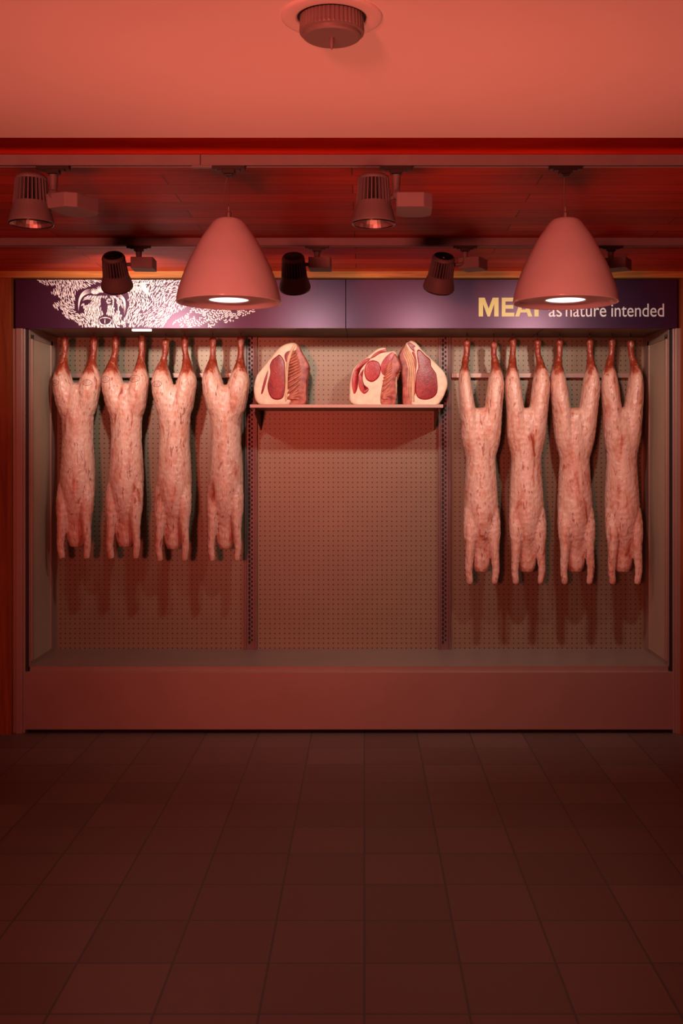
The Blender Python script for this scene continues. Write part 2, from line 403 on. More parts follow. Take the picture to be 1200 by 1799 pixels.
# hindquarters of the second animal beyond
for k in range(22):
    t = k/21; stroke(bl, bez((218+t*32, 506-t*9+(random.random()-.5)), (226+t*30, 503-t*6), (230+t*34, 497+random.random()*2), 5), 1.6, YP-.0012)
for k in range(5): stroke(bl, bez((247+k*1.6, 497), (250+k*1.6, 508), (258+k*1.8, 519), 8), 1.5, YP-.0013)
for k in range(9): stroke(bl, bez((222+k*3.2, 511+abs(4-k)*.4), (228+k*3, 507), (235+k*2.8, 502+k*.1), 5), 1.2, YP-.0014)
bl.build('bull_engraving', M_print, fas, 0, IF)
# lettering
tb = MB()
def letter(poly, x0, w): 
    tb.prism([(X(x0+u*w, YP), Z(556-v*33, YP)) for u, v in poly], YP-.0012, YP+.0004, axis='y')
letter([(0,0),(0,1),(.30,1),(.5,.42),(.70,1),(1,1),(1,0),(.78,0),(.78,.66),(.56,0),(.44,0),(.22,.66),(.22,0)], 841, 35)
letter([(0,0),(0,1),(1,1),(1,.80),(.30,.80),(.30,.61),(.93,.61),(.93,.41),(.30,.41),(.30,.20),(1,.20),(1,0)], 881.5, 22)
tb.prism([(X(905+u*30, YP), Z(556-v*33, YP)) for u, v in [(0,0),(.37,1),(.63,1),(1,0),(.76,0),(.69,.21),(.31,.21),(.24,0)]], YP-.0012, YP+.0004, axis='y')
letter([(.36,0),(.36,.80),(0,.80),(0,1),(1,1),(1,.80),(.64,.80),(.64,0)], 929, 27)
ml = tb.build('bold_lettering', M_yel, fas, 0, IF); ml['label'] = 'bold gold capitals MEAT'
hole = MB(); hole.prism([(X(905+u*30, YP), Z(556-v*33, YP)) for u, v in [(.37,.37),(.5,.76),(.63,.37)]], YP-.0016, YP-.0009, axis='y')
hole.build('letter_counter', M_fascia, ml, 0, IF)
slog = bpy.data.objects.new('slogan_lettering', None); C.objects.link(slog); slog.parent = fas; slog['label'] = 'soft white words as nature intended'
def text_mesh(body):
    cu = bpy.data.curves.new('txt', 'FONT'); cu.body = body; cu.size = .1; cu.extrude = .0008
    to = bpy.data.objects.new('txt', cu); C.objects.link(to); bpy.context.view_layer.update()
    m = bpy.data.meshes.new_from_object(to.evaluated_get(bpy.context.evaluated_depsgraph_get())); bpy.data.objects.remove(to); return m
ref = text_mesh('intended'); ry = [v.co.y for v in ref.vertices]; sy = (Z(533.5, YP)-Z(556.5, YP))/(max(ry)-min(ry)); mny = min(ry)
for word, p0, p1 in (('as', 964, 987), ('nature', 994, 1065), ('intended', 1074, 1166.5)):
    me = text_mesh(word); xs = [v.co.x for v in me.vertices]; sx = (X(p1, YP)-X(p0, YP))/(max(xs)-min(xs)); mnx = min(xs)
    for v in me.vertices: v.co = IF @ Vector((X(p0, YP)+(v.co.x-mnx)*sx, YP-.0008-v.co.z, Z(556.5, YP)+(v.co.y-mny)*sy))
    me.materials.clear(); me.materials.append(M_let)
    lo = bpy.data.objects.new('word', me); C.objects.link(lo); lo.parent = slog
# small LED batten under the fascia
b = MB(); b.box(X(230, D3)-0, X(264, D3), D3+.022, D3+.045, zs-.012, zs+.0095)
tag(b.build('led_batten', M_led, None, .003), 'small white light batten tucked under the bull end of the fascia', 'light')

# ------------------------------------------------------------------ lighting tracks
for i, (D, lab) in enumerate(((D1, 'long grey lighting track nearer the front, carrying the white pendants and two upright spotlights'),
                              (D2, 'long grey lighting track nearer the cabinet, carrying the tilted spotlights'))):
    t = thing('lighting_track', lab, 'lighting track', (0, D, H+.99))
    b = MB(); w = .034
    b.box(XL+.01, XR-.01, 0, .006, 0, .0365); b.box(XL+.01, XR-.01, w-.006, w, 0, .0365); b.box(XL+.01, XR-.01, .006, w-.006, .022, .0365)
    b.build('track_profile', M_track, t, .0006)
    b = MB(); b.box(XL+.01, XR-.01, .0065, w-.0065, .004, .0215); b.build('track_insert', M_slot, t)
    if i == 0:
        b = MB(); xj = X(352, D); b.box(xj-.0015, xj+.0015, -.0006, .003, .0005, .036); b.build('track_joint', M_slot, t)
        b = MB(); b.box(X(336, D), X(373, D), .006, .028, -.0045, .006); b.build('track_cover', M_track, t, .001)

# ------------------------------------------------------------------ pendants
def adapter(parent, plug=True):
    b = MB(); b.box(-.057, .057, .004, .030, -.012, .004); b.box(-.040, .040, .006, .028, -.016, -.011); b.box(-.022, .022, .003, .031, -.026, -.011)
    b.prism([(-.017, -.026), (.017, -.026), (.010, -.036), (-.010, -.036)], .006, .028, axis='y')
    return b.build('track_adapter', M_adapt, parent, .0015)
def pendant(px, lab, wavy):
    Dp = D1+.017; t = thing('pendant_lamp', lab, 'pendant lamp', (X(px, Dp), D1, H+.99), 'white dome pendant lamps')
    adapter(t)
    zp = lambda py: Z(py, Dp)-(H+.99)
    b = MB(); b.tube([(0, .017, -.034), (0, .017, zp(382))], .0014, 6)
    b.build('suspension_wire', M_cable, t)
    b = MB(); n = 14
    b.tube([(-.004-.011*math.sin(PI*k/(n-1))*wavy, .017, -.034+(zp(377)+.034)*k/(n-1)) for k in range(n)], .0022, 6); b.build('cable', M_cable, t)
    b = MB(); b.lathe([(.0001, zp(372)), (.0085, zp(372)), (.0095, zp(375)), (.0095, zp(385))], 20, c=(0, .017, 0)); b.lathe([(.004, zp(364)), (.004, zp(373))], 12, c=(0, .017, 0)); b.build('cord_grip', M_capm, t)
    prof = [(1e-4, 384.5), (16, 384.8), (22, 386), (28, 391), (36, 402), (47, 418), (57, 436), (66, 453), (74, 470), (81, 488), (86.5, 504), (90, 518), (92, 531)]
    s = Dp/F
    outer = [(r*s, zp(y)) for r, y in prof]
    # smooth the outline
    o2 = []
    for i in range(len(outer)-1):
        p0 = outer[max(i-1, 0)]; p1 = outer[i]; p2 = outer[i+1]; p3 = outer[min(i+2, len(outer)-1)]
        for k in range(4):
            u = k/4; o2.append(tuple(.5*((2*p1[j])+(-p0[j]+p2[j])*u+(2*p0[j]-5*p1[j]+4*p2[j]-p3[j])*u*u+(-p0[j]+3*p1[j]-3*p2[j]+p3[j])*u**3) for j in (0, 1)))
    o2.append(outer[-1])
    zb = outer[-1][1]; rb = outer[-1][0]
    o2 = [(max(r, 1e-4), z) for r, z in o2]+[(rb-.0008, zb-.0022), (rb-.003, zb-.003), (rb-.005, zb-.002), (rb-.0055, zb+.002), (rb-.010, zb+.016)]
    b = MB(); b.lathe(o2, 80, c=(0, .017, 0)); b.build('shade', M_shade, t)
    ri = 34.5*s
    b = MB(); b.lathe([(rb-.010, zb+.016), (rb-.012, zb+.0165), (ri+.012, zb+.012), (ri+.010, zb+.0065), (ri+.002, zb+.006), (ri, zb+.012)], 80, c=(0, .017, 0)); b.build('inner_reflector', M_shadein, t)
    b = MB(); b.lathe([(1e-4, zb+.009), (ri, zb+.009), (ri, zb+.013)], 64, c=(0, .017, 0)); b.build('led_disc', M_disc, t)
    # the lamp's own light
    l = spot('pendant_light', (X(px, Dp), Dp, H+.99+zb-.01), (X(px, Dp), Dp, 0), 100, .6, 4, (1.0, .80, .74), .05)
    return t
pendant(402, 'glossy white dome pendant on two strands of cable before the bull engraving', 1)
pendant(993.5, 'glossy white dome pendant hanging before the gold and white lettering', .1)

# ------------------------------------------------------------------ track spotlights
def finned_head(parent, M, s=1.0, cap=M_lamp):
    # head with its axis along local -z (light leaves at the bottom), top at z = 0
    prof = [(1e-4, 0), (.030, -.0005), (.044, -.004), (.052, -.010), (.0555, -.020)]
    b = MB(); b.lathe([(r*s, z*s) for r, z in prof]+[(.050*s, -.0215*s)], 48)
    b.lathe([(.0595*s, -.098*s), (.062*s, -.112*s), (.070*s, -.138*s), (.0765*s, -.164*s), (.0765*s, -.170*s), (.074*s, -.171*s), (.0715*s, -.166*s)], 48)
    b.lathe([(.048*s, -.098*s), (.0595*s, -.098*s)], 48)
    hd = b.build('housing', M_lamp, parent, 0, M)
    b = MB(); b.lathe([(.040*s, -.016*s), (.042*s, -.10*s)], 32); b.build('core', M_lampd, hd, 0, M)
    b = MB(); nf = 26
    for k in range(nf):
        a = 2*PI*k/nf; ca, sa = math.cos(a), math.sin(a); hw = .0019*s
        def q(r, z, w): return (r*ca-w*sa, r*sa+w*ca, z)
        r0, z0, r1, z1, z2, r2 = .0545*s, -.019*s, .0612*s, -.100*s, -.114*s, .0625*s
        vs = [q(.040*s, z0, -hw), q(.040*s, z0, hw), q(r0, z0, hw), q(r0, z0, -hw), q(.046*s, z2, -hw), q(.046*s, z2, hw), q(r2, z2, hw), q(r2, z2, -hw)]
        b.add(vs, [(0,1,2,3),(4,5,6,7),(0,1,5,4),(1,2,6,5),(2,3,7,6),(3,0,4,7)])
    b.build('cooling_fins', M_lamp, hd, 0, M)
    b = MB(); b.lathe([(.0745*s, -.1705*s), (.0755*s, -.1745*s), (.071*s, -.1745*s), (.069*s, -.168*s)], 48); b.build('bezel', M_cap, hd, 0, M)
    b = MB()
    pr = [(.070*s, -.172*s), (.066*s, -.160*s), (.055*s, -.140*s), (.036*s, -.122*s), (.018*s, -.116*s), (1e-4, -.115*s)]
    b.lathe(pr, 32, smooth=False); b.build('reflector', M_refl, hd, 0, M)
    return hd
def gear_box(parent, M, w=.125, h=.05, d=.17, ch=.03):
    b = MB()
    oct_ = [(-w/2, -d/2+.004), (-w/2+.004, -d/2), (w/2-ch, -d/2), (w/2, -d/2+ch), (w/2, d/2-ch), (w/2-ch, d/2), (-w/2+ch, d/2), (-w/2, d/2-ch)]
    b.prism(oct_, 0, h)
    o = b.build('gear_box', M_box, parent, .002, M); return o

def front_spot(pxa, pxh, pxb, yawbox, lab):
    # upright spotlight on the near track
    D = D1+.017; x0 = X(pxa, D); t = thing('track_spotlight', lab, 'spotlight', (x0, D1, H+.99), 'upright spotlights on the front track')
    adapter(t)
    b = MB(); b.lathe([(.0155, -.030), (.0145, -.05), (.0125, -.085), (.0125, -.100)], 24, c=(0, .017, 0)); b.build('stem', M_lamp, t)
    xh = X(pxh, D)-x0; zt = Z(308, D)-(H+.99)
    finned_head(t, Matrix.Translation((xh, .017, zt+.004)), 1.0)
    b = MB(); b.lathe([(.016, -.018), (.016, .018)], 20, caps=(True, True)); b.build('swivel_joint', M_lamp, t, 0, Matrix.Translation((.004, .012, -.100)) @ Matrix.Rotation(PI/2, 4, 'X'))
    b = MB(); sgn = 1 if xh > 0 else -1
    b.tube([(.0, .017, -.100), (-.022, .017, -.112), (xh+.052, .017, -.112)], .0085, 10); b.build('arm', M_lamp, t)
    xb = X(pxb, D)-x0
    gear_box(t, Matrix.Translation((xb, .06, Z(377, D+.1)-(H+.99)-.004)) @ Matrix.Rotation(yawbox, 4, 'Z'))
    spot('spot_light', (x0+xh, D, H+.99+zt-.185), (x0+xh, D+.1, 0), 60, .5, 5, (1, .50, .38), .012)
front_spot(94, 55, 124, -.45, 'grey finned spotlight hanging upright at the left end of the front track')
front_spot(696, 656.5, 728, -.02, 'grey finned spotlight hanging upright on the front track between the two pendants')

def back_spot(pxa, pxh, pyh, lean, tilt, pxb, yaw, lab, power, tgt, cone=100, label_part=True):
    D = D2+.017; x0 = X(pxa, D); t = thing('track_spotlight', lab, 'spotlight', (x0, D2, H+.99), 'tilted spotlights on the cabinet track')
    adapter(t)
    b = MB(); b.lathe([(.015, -.030), (.013, -.06), (.013, -.075)], 20, c=(0, .017, 0)); b.build('stem', M_lamp, t)
    xh = X(pxh, D)-x0; zt = Z(pyh, D-.03)-(H+.99)
    Mx = Matrix.Translation((xh, -.035, zt)) @ Matrix.Rotation(lean, 4, 'Y') @ Matrix.Rotation(tilt, 4, 'X')
    hd = finned_head(t, Mx, 1.0)
    b = MB(); b.lathe([(1e-4, .0022), (.030, .0022), (.031, .0), (.039, -.001), (.0455, -.003)], 40, smooth=False); b.lathe([(.012, .003), (.022, .003)], 24)
    b.build('end_cap', M_cap, hd, 0, Mx)
    b = MB(); b.tube([(0, .017, -.078), (-.02, .012, -.088), (xh+.050, 0.012, -.090)], .009, 10); b.build('arm', M_lamp, t)
    xb = X(pxb, D)-x0
    gear_box(t, Matrix.Translation((xb, .05, -.108)) @ Matrix.Rotation(yaw, 4, 'Z'), w=.108, h=.052, d=.12, ch=.006)
    ax = Mx.to_3x3() @ Vector((0, 0, -1)); src = Vector((x0, D2, H+.99))+Mx.translation+ax*.178
    spot('spot_light', src, tgt, cone, 1.0, power, (1.0, .80, .72), .035)
back_spot(244, 203, 449, .03, .66, 250, 0.05, 'dark grey tilted spotlight above the bull engraving, left of the first pendant', 62, (X(240, D3), D3, H+.70), 90)
back_spot(557, 516, 450, -.02, .62, 562, .0, 'dark grey tilted spotlight just right of the first pendant', 30, (X(540, D3), D3, H+.25), 140)
back_spot(817, 779, 450, .14, .60, 832, -.5, 'dark grey tilted spotlight left of the second pendant, leaning sideways', 28, (X(700, D3), D3, H+.2), 130)
back_spot(1073, 1035, 450, .14, .60, 1088, -.5, 'tilted spotlight mostly hidden behind the second pendant, pale box showing', 36, (X(985, D3), D3, H+.3), 130)

# ------------------------------------------------------------------ ceiling detector
Dd = 2.38
det = thing('ceiling_detector', 'ribbed round detector with small pin hanging below a white flange in the plaster ceiling', 'detector', (X(583, Dd), Dd, ZC))
b = MB(); b.lathe([(.115, 0), (.1145, -.003), (.108, -.005), (.084, -.006), (.079, -.004), (.078, .0)], 72); b.build('flange', M_flange, det)
b = MB(); b.lathe([(.0785, -.001), (.055, -.0015), (1e-4, -.0015)], 48); b.build('recess', M_smoked, det)
n = 132; prof = [(.072, -.001), (.0735, -.034), (.0725, -.038), (.066, -.0395), (.065, -.046), (.060, -.049), (1e-4, -.050)]
b = MB(); vs = []
for j, (r, z) in enumerate(prof):
    for k in range(n):
        a = 2*PI*k/n; rr = r*(1 if j > 1 else (1-.035*(k % 3 == 0))); vs.append((rr*math.cos(a), rr*math.sin(a), z))
b.add(vs, [(j*n+k, j*n+(k+1) % n, (j+1)*n+(k+1) % n, (j+1)*n+k) for j in range(len(prof)-1) for k in range(n)])
b.build('ribbed_body', M_smoke, det)
b = MB(); b.lathe([(.0055, -.049), (.0055, -.066), (.003, -.073), (1e-4, -.077)], 16, c=(0, -.004, 0)); b.build('pin', M_smoke, det)

# ------------------------------------------------------------------ carcasses
def meat_mat(name, zdark, seed):
    m, nt, b = nmat(name); L = nt.links.new
    tc = N(nt, 'ShaderNodeTexCoord'); sp = N(nt, 'ShaderNodeSeparateXYZ'); L(tc.outputs['Object'], sp.inputs[0])
    mp = N(nt, 'ShaderNodeMapping'); mp.inputs['Scale'].default_value = (1.6, 1.6, .6); mp.inputs['Location'].default_value = (seed*3.1, seed, 0); L(tc.outputs['Object'], mp.inputs['Vector'])
    no = N(nt, 'ShaderNodeTexNoise'); no.inputs['Scale'].default_value = 11; no.inputs['Detail'].default_value = 7; no.inputs['Distortion'].default_value = .8; L(mp.outputs['Vector'], no.inputs['Vector'])
    # shank to thigh: red muscle gives way to pale fat
    mr = N(nt, 'ShaderNodeMapRange'); mr.inputs['From Min'].default_value = zdark-.10; mr.inputs['From Max'].default_value = zdark+.05; L(sp.outputs['Z'], mr.inputs['Value'])
    ad = N(nt, 'ShaderNodeMath', operation='MULTIPLY_ADD'); L(no.outputs['Fac'], ad.inputs[0]); ad.inputs[1].default_value = 1.15; L(mr.outputs[0], ad.inputs[2])
    r = N(nt, 'ShaderNodeValToRGB'); e = r.color_ramp.elements
    e[0].position = .42; e[0].color = (.74, .47, .36, 1); e[1].position = 1.42/1.0 if False else 1.0; e[1].color = (.26, .035, .014, 1)
    x = e.new(.56); x.color = (.66, .32, .23, 1); x = e.new(.66); x.color = (.38, .075, .04, 1); x = e.new(.80); x.color = (.24, .032, .013, 1)
    sc = N(nt, 'ShaderNodeMath', operation='MULTIPLY'); sc.inputs[1].default_value = .78; L(ad.outputs[0], sc.inputs[0])
    L(sc.outputs[0], r.inputs['Fac'])
    # bruises and streaks of flesh showing through the fat, pale sinew along the shank
    m3 = N(nt, 'ShaderNodeMapping'); m3.inputs['Scale'].default_value = (1.7, 1.7, .38); m3.inputs['Location'].default_value = (seed, 2.3*seed, 1); m3.inputs['Rotation'].default_value = (0, .12, 0); L(tc.outputs['Object'], m3.inputs['Vector'])
    n3 = N(nt, 'ShaderNodeTexNoise'); n3.inputs['Scale'].default_value = 34; n3.inputs['Detail'].default_value = 5; n3.inputs['Distortion'].default_value = 1.2; L(m3.outputs['Vector'], n3.inputs['Vector'])
    k1 = N(nt, 'ShaderNodeMapRange'); k1.inputs['From Min'].default_value = .58; k1.inputs['From Max'].default_value = .68; k1.inputs['To Max'].default_value = .75; L(n3.outputs['Fac'], k1.inputs['Value'])
    k2 = N(nt, 'ShaderNodeMapRange'); k2.inputs['From Min'].default_value = .44; k2.inputs['From Max'].default_value = .34; k2.inputs['To Max'].default_value = .55; L(n3.outputs['Fac'], k2.inputs['Value'])
    x1 = N(nt, 'ShaderNodeMix', data_type='RGBA'); L(k1.outputs[0], x1.inputs[0]); L(r.outputs['Color'], x1.inputs[6]); x1.inputs[7].default_value = (.26, .035, .025, 1)
    x2 = N(nt, 'ShaderNodeMix', data_type='RGBA'); L(k2.outputs[0], x2.inputs[0]); L(x1.outputs[2], x2.inputs[6]); x2.inputs[7].default_value = (.58, .24, .12, 1)
    L(x2.outputs[2], b.inputs['Base Color'])
    b.inputs['Roughness'].default_value = .36; b.inputs['Subsurface Weight'].default_value = .0
    n2 = N(nt, 'ShaderNodeTexNoise'); n2.inputs['Scale'].default_value = 45; n2.inputs['Detail'].default_value = 4; L(mp.outputs['Vector'], n2.inputs['Vector'])
    bp = N(nt, 'ShaderNodeBump'); bp.inputs['Strength'].default_value = .5; bp.inputs['Distance'].default_value = .006; L(n2.outputs['Fac'], bp.inputs['Height']); L(bp.outputs['Normal'], b.inputs['Normal'])
    return m
M_ink = plain('stamp_ink', (.16, .025, .02), .6)
M_bruise = plain('dark_cut', (.03, .012, .015), .5)

def loft(mb, pts, n=18):
    # pts: (x, y, z, rx, ry) rings stacked in z, closed by caps
    ex = []
    for i in range(len(pts)-1):
        p0 = pts[max(i-1, 0)]; p1 = pts[i]; p2 = pts[i+1]; p3 = pts[min(i+2, len(pts)-1)]
        for k in range(4):
            u = k/4; ex.append([.5*((2*p1[j])+(-p0[j]+p2[j])*u+(2*p0[j]-5*p1[j]+4*p2[j]-p3[j])*u*u+(-p0[j]+3*p1[j]-3*p2[j]+p3[j])*u**3) for j in range(5)])
    ex.append(list(pts[-1])); vs = []
    for x, y, z, rx, ry in ex:
        for k in range(n):
            a = 2*PI*k/n; vs.append((x+max(rx, .002)*math.cos(a), y+max(ry, .002)*math.sin(a), z))
    m = len(ex)
    fs = [(j*n+k, j*n+(k+1) % n, (j+1)*n+(k+1) % n, (j+1)*n+k) for j in range(m-1) for k in range(n)]
    fs += [tuple(range(n))[::-1], tuple(range((m-1)*n, m*n))]
    mb.add(vs, fs)
DC = 6.34
def carcass(cx, tops, ytops, edge, crotch, stamps, seed, lab, grp):
    rng = random.Random(seed)
    base = Vector((X(cx, DC), DC, Z(crotch, DC)))
    t = thing('hanging_carcass', lab, 'meat carcass', base, grp)
    R = lambda px: X(px, DC)-base.x
    zz = lambda py: Z(py, DC)-base.z
    m = MB()
    for i, s in ((0, -1), (1, 1)):
        tx, ty = tops[i], ytops[i]; eo = edge[0] if i == 0 else edge[1]; ei = edge[2] if i == 0 else edge[3]
        mx = (eo+ei)/2; hw = abs(ei-eo)/2/F*DC; xt = R(tx); xm = R(mx); zt = zz(ty); zm = zz(656)
        L_ = zt-zm; lp = lambda a: xt+(xm-xt)*a
        kq = 1+max(0, crotch-672)/50
        rings = [(xt, 0, zt, .010, .010), (xt, 0, zt-.008, .020, .019), (xt+s*.001, 0, zt-.024, .0225, .021), (lp(.04), .0, zt-.046, .0185, .018),
                 (lp(.10), .002, zt-.085, .0185, .018), (lp(.34), .004, zm+L_*.50, .0185, .020), (lp(.60), .004, zm+L_*.36, .0235, .027),
                 (lp(.86), .0, zm+L_*.20, hw*.68, .044), (xm, -.004, zm, hw, .068),
                 (xm*.96, -.008, zm-.045*kq, hw*1.26, .085), (xm*.80, -.006, zm-.12*kq, hw*1.15+.01, .095), (xm*.5, 0, zm-.22*kq, .070, .09), (xm*.3, 0, zm-.30*kq, .05, .06)]
        rings = [(a, c, z, d*(1+rng.uniform(-.04, .04)), e) for a, c, z, d, e in rings]
        loft(m, rings)
    wh = min(abs(R(edge[1])-R(edge[0]))/2, .112)
    tr = [(0, 0, -.015, .02, .03), (0, 0, -.035, .075, .07), (0, .0, -.09, wh*.92, .09), (0, .005, -.20, wh*.86, .10), (0, .01, -.34, wh*.80, .10), (0, .01, -.50, wh*.88, .115),
          (0, .0, -.64, wh*.92, .12), (0, -.01, -.76, wh*.78, .10), (0, -.015, -.86, .07, .065), (0, -.02, -.96, .052, .05), (0, -.02, -1.0, .035, .035)]
    loft(m, tr, 28)
    for s in (-1, 1):     # forelegs hanging beside the neck
        loft(m, [(s*wh*.5, -.02, -.62, .05, .06), (s*wh*.60, -.05, -.74, .045, .055), (s*wh*.64, -.07, -.86, .030, .036), (s*wh*.72, -.075, -.98, .022, .022), (s*wh*.66, -.07, -1.05, .020, .020), (s*wh*.66, -.07, -1.07, .012, .012)])
    o = m.build('body', meat_mat('carcass_meat_%d' % seed, zz(634), seed), t)
    rm = o.modifiers.new('r', 'REMESH'); rm.mode = 'VOXEL'; rm.voxel_size = .0052; rm.use_smooth_shade = True
    sm = o.modifiers.new('s', 'SMOOTH'); sm.factor = .6; sm.iterations = 5
    dp = o.modifiers.new('d', 'DISPLACE'); tx_ = bpy.data.textures.new('flesh', 'CLOUDS'); tx_.noise_scale = .022; dp.texture = tx_; dp.strength = .006; dp.mid_level = .5
    bpy.context.view_layer.update()
    nm = bpy.data.meshes.new_from_object(o.evaluated_get(bpy.context.evaluated_depsgraph_get()))
    o.modifiers.clear(); old = o.data; o.data = nm; bpy.data.meshes.remove(old)
    for p in nm.polygons: p.use_smooth = True
    # ink stamps laid on the skin
    from mathutils.bvhtree import BVHTree
    bv = BVHTree.FromPolygons([v.co.copy() for v in nm.vertices], [tuple(p.vertices) for p in nm.polygons])
    def on(px, py, lift=.0012):
        # point of the skin in front of (px,py) at the carcass' own depth
        h = bv.ray_cast(Vector((R(px), -.5, zz(py))), Vector((0, 1, 0)))
        return (h[0]+h[1]*lift) if h[0] is not None else None
    def ribbon(b, pts, r):
        q = [on(*p) for p in pts]; q = [v for v in q if v is not None]
        if len(q) > 2: b.tube(q, r, 4)
    for (sx_, sy_, a_, b_) in stamps:
        sb = MB(); ribbon(sb, [(sx_+a_*math.cos(k*PI/12), sy_+b_*math.sin(k*PI/12)) for k in range(25)], .0010)
        for row in (-1, 0, 1):
            for k in range(5):
                u = sx_-a_*.6+a_*1.2*k/4+rng.uniform(-.3, .3); v = sy_+row*b_*.42
                if ((u-sx_)/a_)**2+((v-sy_)/b_)**2 < .6: ribbon(sb, [(u-.6, v-.6), (u, v+.3), (u+.6, v-.4)], .0009)
        if sb.v: sb.build('ink_stamp', M_ink, o)
    return t
GL = 'carcasses in the left bay'; GR = 'carcasses in the right bay'
carcass(136, (114, 165), (590, 590), (96, 175, 124, 146), 668, [(103, 674, 8, 5), (160, 674, 8, 5)], 1, 'pale carcass hung by its hind legs, nearest the left end of the cabinet', GL)
carcass(221.5, (203.5, 249), (589, 589), (182, 260, 211, 233), 668, [(191, 668, 8, 5.5), (241, 667, 10, 6)], 2, 'pale carcass with oval ink stamps hung below the bull engraving, second from cabinet left end', GL)
carcass(306, (291, 324.5), (595.5, 590), (270, 343, 299, 316), 672, [(281, 676, 8, 5)], 3, 'pale carcass with one shank shorter, third from the left end of the cabinet', GL)
carcass(397, (374, 423), (592, 590), (358, 436, 387, 407), 672, [], 4, 'pale carcass hung beside the left slotted upright', GL)
carcass(845, (820.5, 867.5), (597, 600), (807, 883, 825, 860), 712, [], 5, 'slim carcass hung beside the right slotted upright', GR)
carcass(925, (901.5, 944.5), (593, 596), (889, 963, 911, 939), 712, [], 6, 'slim carcass below the gold capitals, second from the right slotted upright', GR)
carcass(1010, (983.5, 1036.5), (596, 594), (968, 1051, 992, 1027), 712, [], 7, 'slim carcass with widely spread shanks, third from the right slotted upright', GR)
carcass(1093, (1075.5, 1108), (594, 598), (1058.5, 1127.5, 1082, 1105.5), 712, [], 8, 'slim carcass with dark shanks nearest the right end of the cabinet', GR)
# hooks from the soffit into each shank
hk = None
for px, py in ((114, 590), (165, 590), (203.5, 589), (249, 589), (291, 595.5), (324.5, 590), (374, 592), (423, 590), (820.5, 597), (867.5, 600), (901.5, 593), (944.5, 596), (983.5, 596), (1036.5, 594), (1075.5, 594), (1108, 598)):
    z0 = Z(py, DC)-.006; hgt = zs+.0098-z0
    b = MB(); b.tube([(0, 0, 0), (0, 0, max(hgt, .004))], .0028, 8)
    o = b.build('hanging_hook', M_hook); o.location = (X(px, DC), DC, z0)
    tag(o, ('short dark hook holding a shank in the left bay' if px < 500 else 'short dark hook holding a shank in the right bay'), 'hook', 'hooks in the left bay' if px < 500 else 'hooks in the right bay')

# ------------------------------------------------------------------ rib joints on a shelf
M_fat = plain('joint_fat', (.80, .58, .40), .45, var=.16, scale=26, bump=.5, bscale=90)
def lean_mat(name, c0, c1, c2):
    m, nt, b = nmat(name); L = nt.links.new
    tc = N(nt, 'ShaderNodeTexCoord'); no = N(nt, 'ShaderNodeTexNoise'); no.inputs['Scale'].default_value = 48; no.inputs['Detail'].default_value = 8; no.inputs['Distortion'].default_value = 1.5
    L(tc.outputs['Object'], no.inputs['Vector']); r = N(nt, 'ShaderNodeValToRGB'); e = r.color_ramp.elements
    e[0].position = .32; e[0].color = (*c0, 1); e[1].position = .58; e[1].color = (*c1, 1); x = e.new(.69); x.color = (*c2, 1)
    L(no.outputs['Fac'], r.inputs['Fac']); L(r.outputs['Color'], b.inputs['Base Color']); b.inputs['Roughness'].default_value = .32
    bp = N(nt, 'ShaderNodeBump'); bp.inputs['Strength'].default_value = .4; bp.inputs['Distance'].default_value = .002; L(no.outputs['Fac'], bp.inputs['Height']); L(bp.outputs['Normal'], b.inputs['Normal'])
    return m
M_lean = lean_mat('lean_dark_red', (.13, .003, .006), (.27, .007, .010), (.34, .03, .025))
M_lean2 = lean_mat('lean_bright_red', (.26, .008, .010), (.38, .018, .018), (.48, .07, .05))
def rib_mat():
    m, nt, b = nmat('rib_side'); L = nt.links.new
    tc = N(nt, 'ShaderNodeTexCoord'); no = N(nt, 'ShaderNodeTexNoise'); no.inputs['Scale'].default_value = 30; no.inputs['Detail'].default_value = 7
    L(tc.outputs['Object'], no.inputs['Vector']); r = N(nt, 'ShaderNodeValToRGB'); e = r.color_ramp.elements
    e[0].position = .35; e[0].color = (.20, .012, .012, 1); e[1].position = .62; e[1].color = (.46, .12, .07, 1)
    L(no.outputs['Fac'], r.inputs['Fac']); L(r.outputs['Color'], b.inputs['Base Color']); b.inputs['Roughness'].default_value = .42; return m
M_rib = rib_mat(); M_ribbone = plain('rib_strands', (.44, .12, .065), .4, var=.4, scale=40); M_bone = plain('rib_bone', (.70, .42, .24), .45, var=.2, scale=30)
def smooth_closed(pts, k=5):
    out = []; n = len(pts)
    for i in range(n):
        p0, p1, p2, p3 = pts[i-1], pts[i], pts[(i+1) % n], pts[(i+2) % n]
        for j in range(k):
            u = j/k; out.append(tuple(.5*((2*p1[a])+(-p0[a]+p2[a])*u+(2*p0[a]-5*p1[a]+4*p2[a]-p3[a])*u*u+(-p0[a]+3*p1[a]-3*p2[a]+p3[a])*u**3) for a in (0, 1)))
    return out
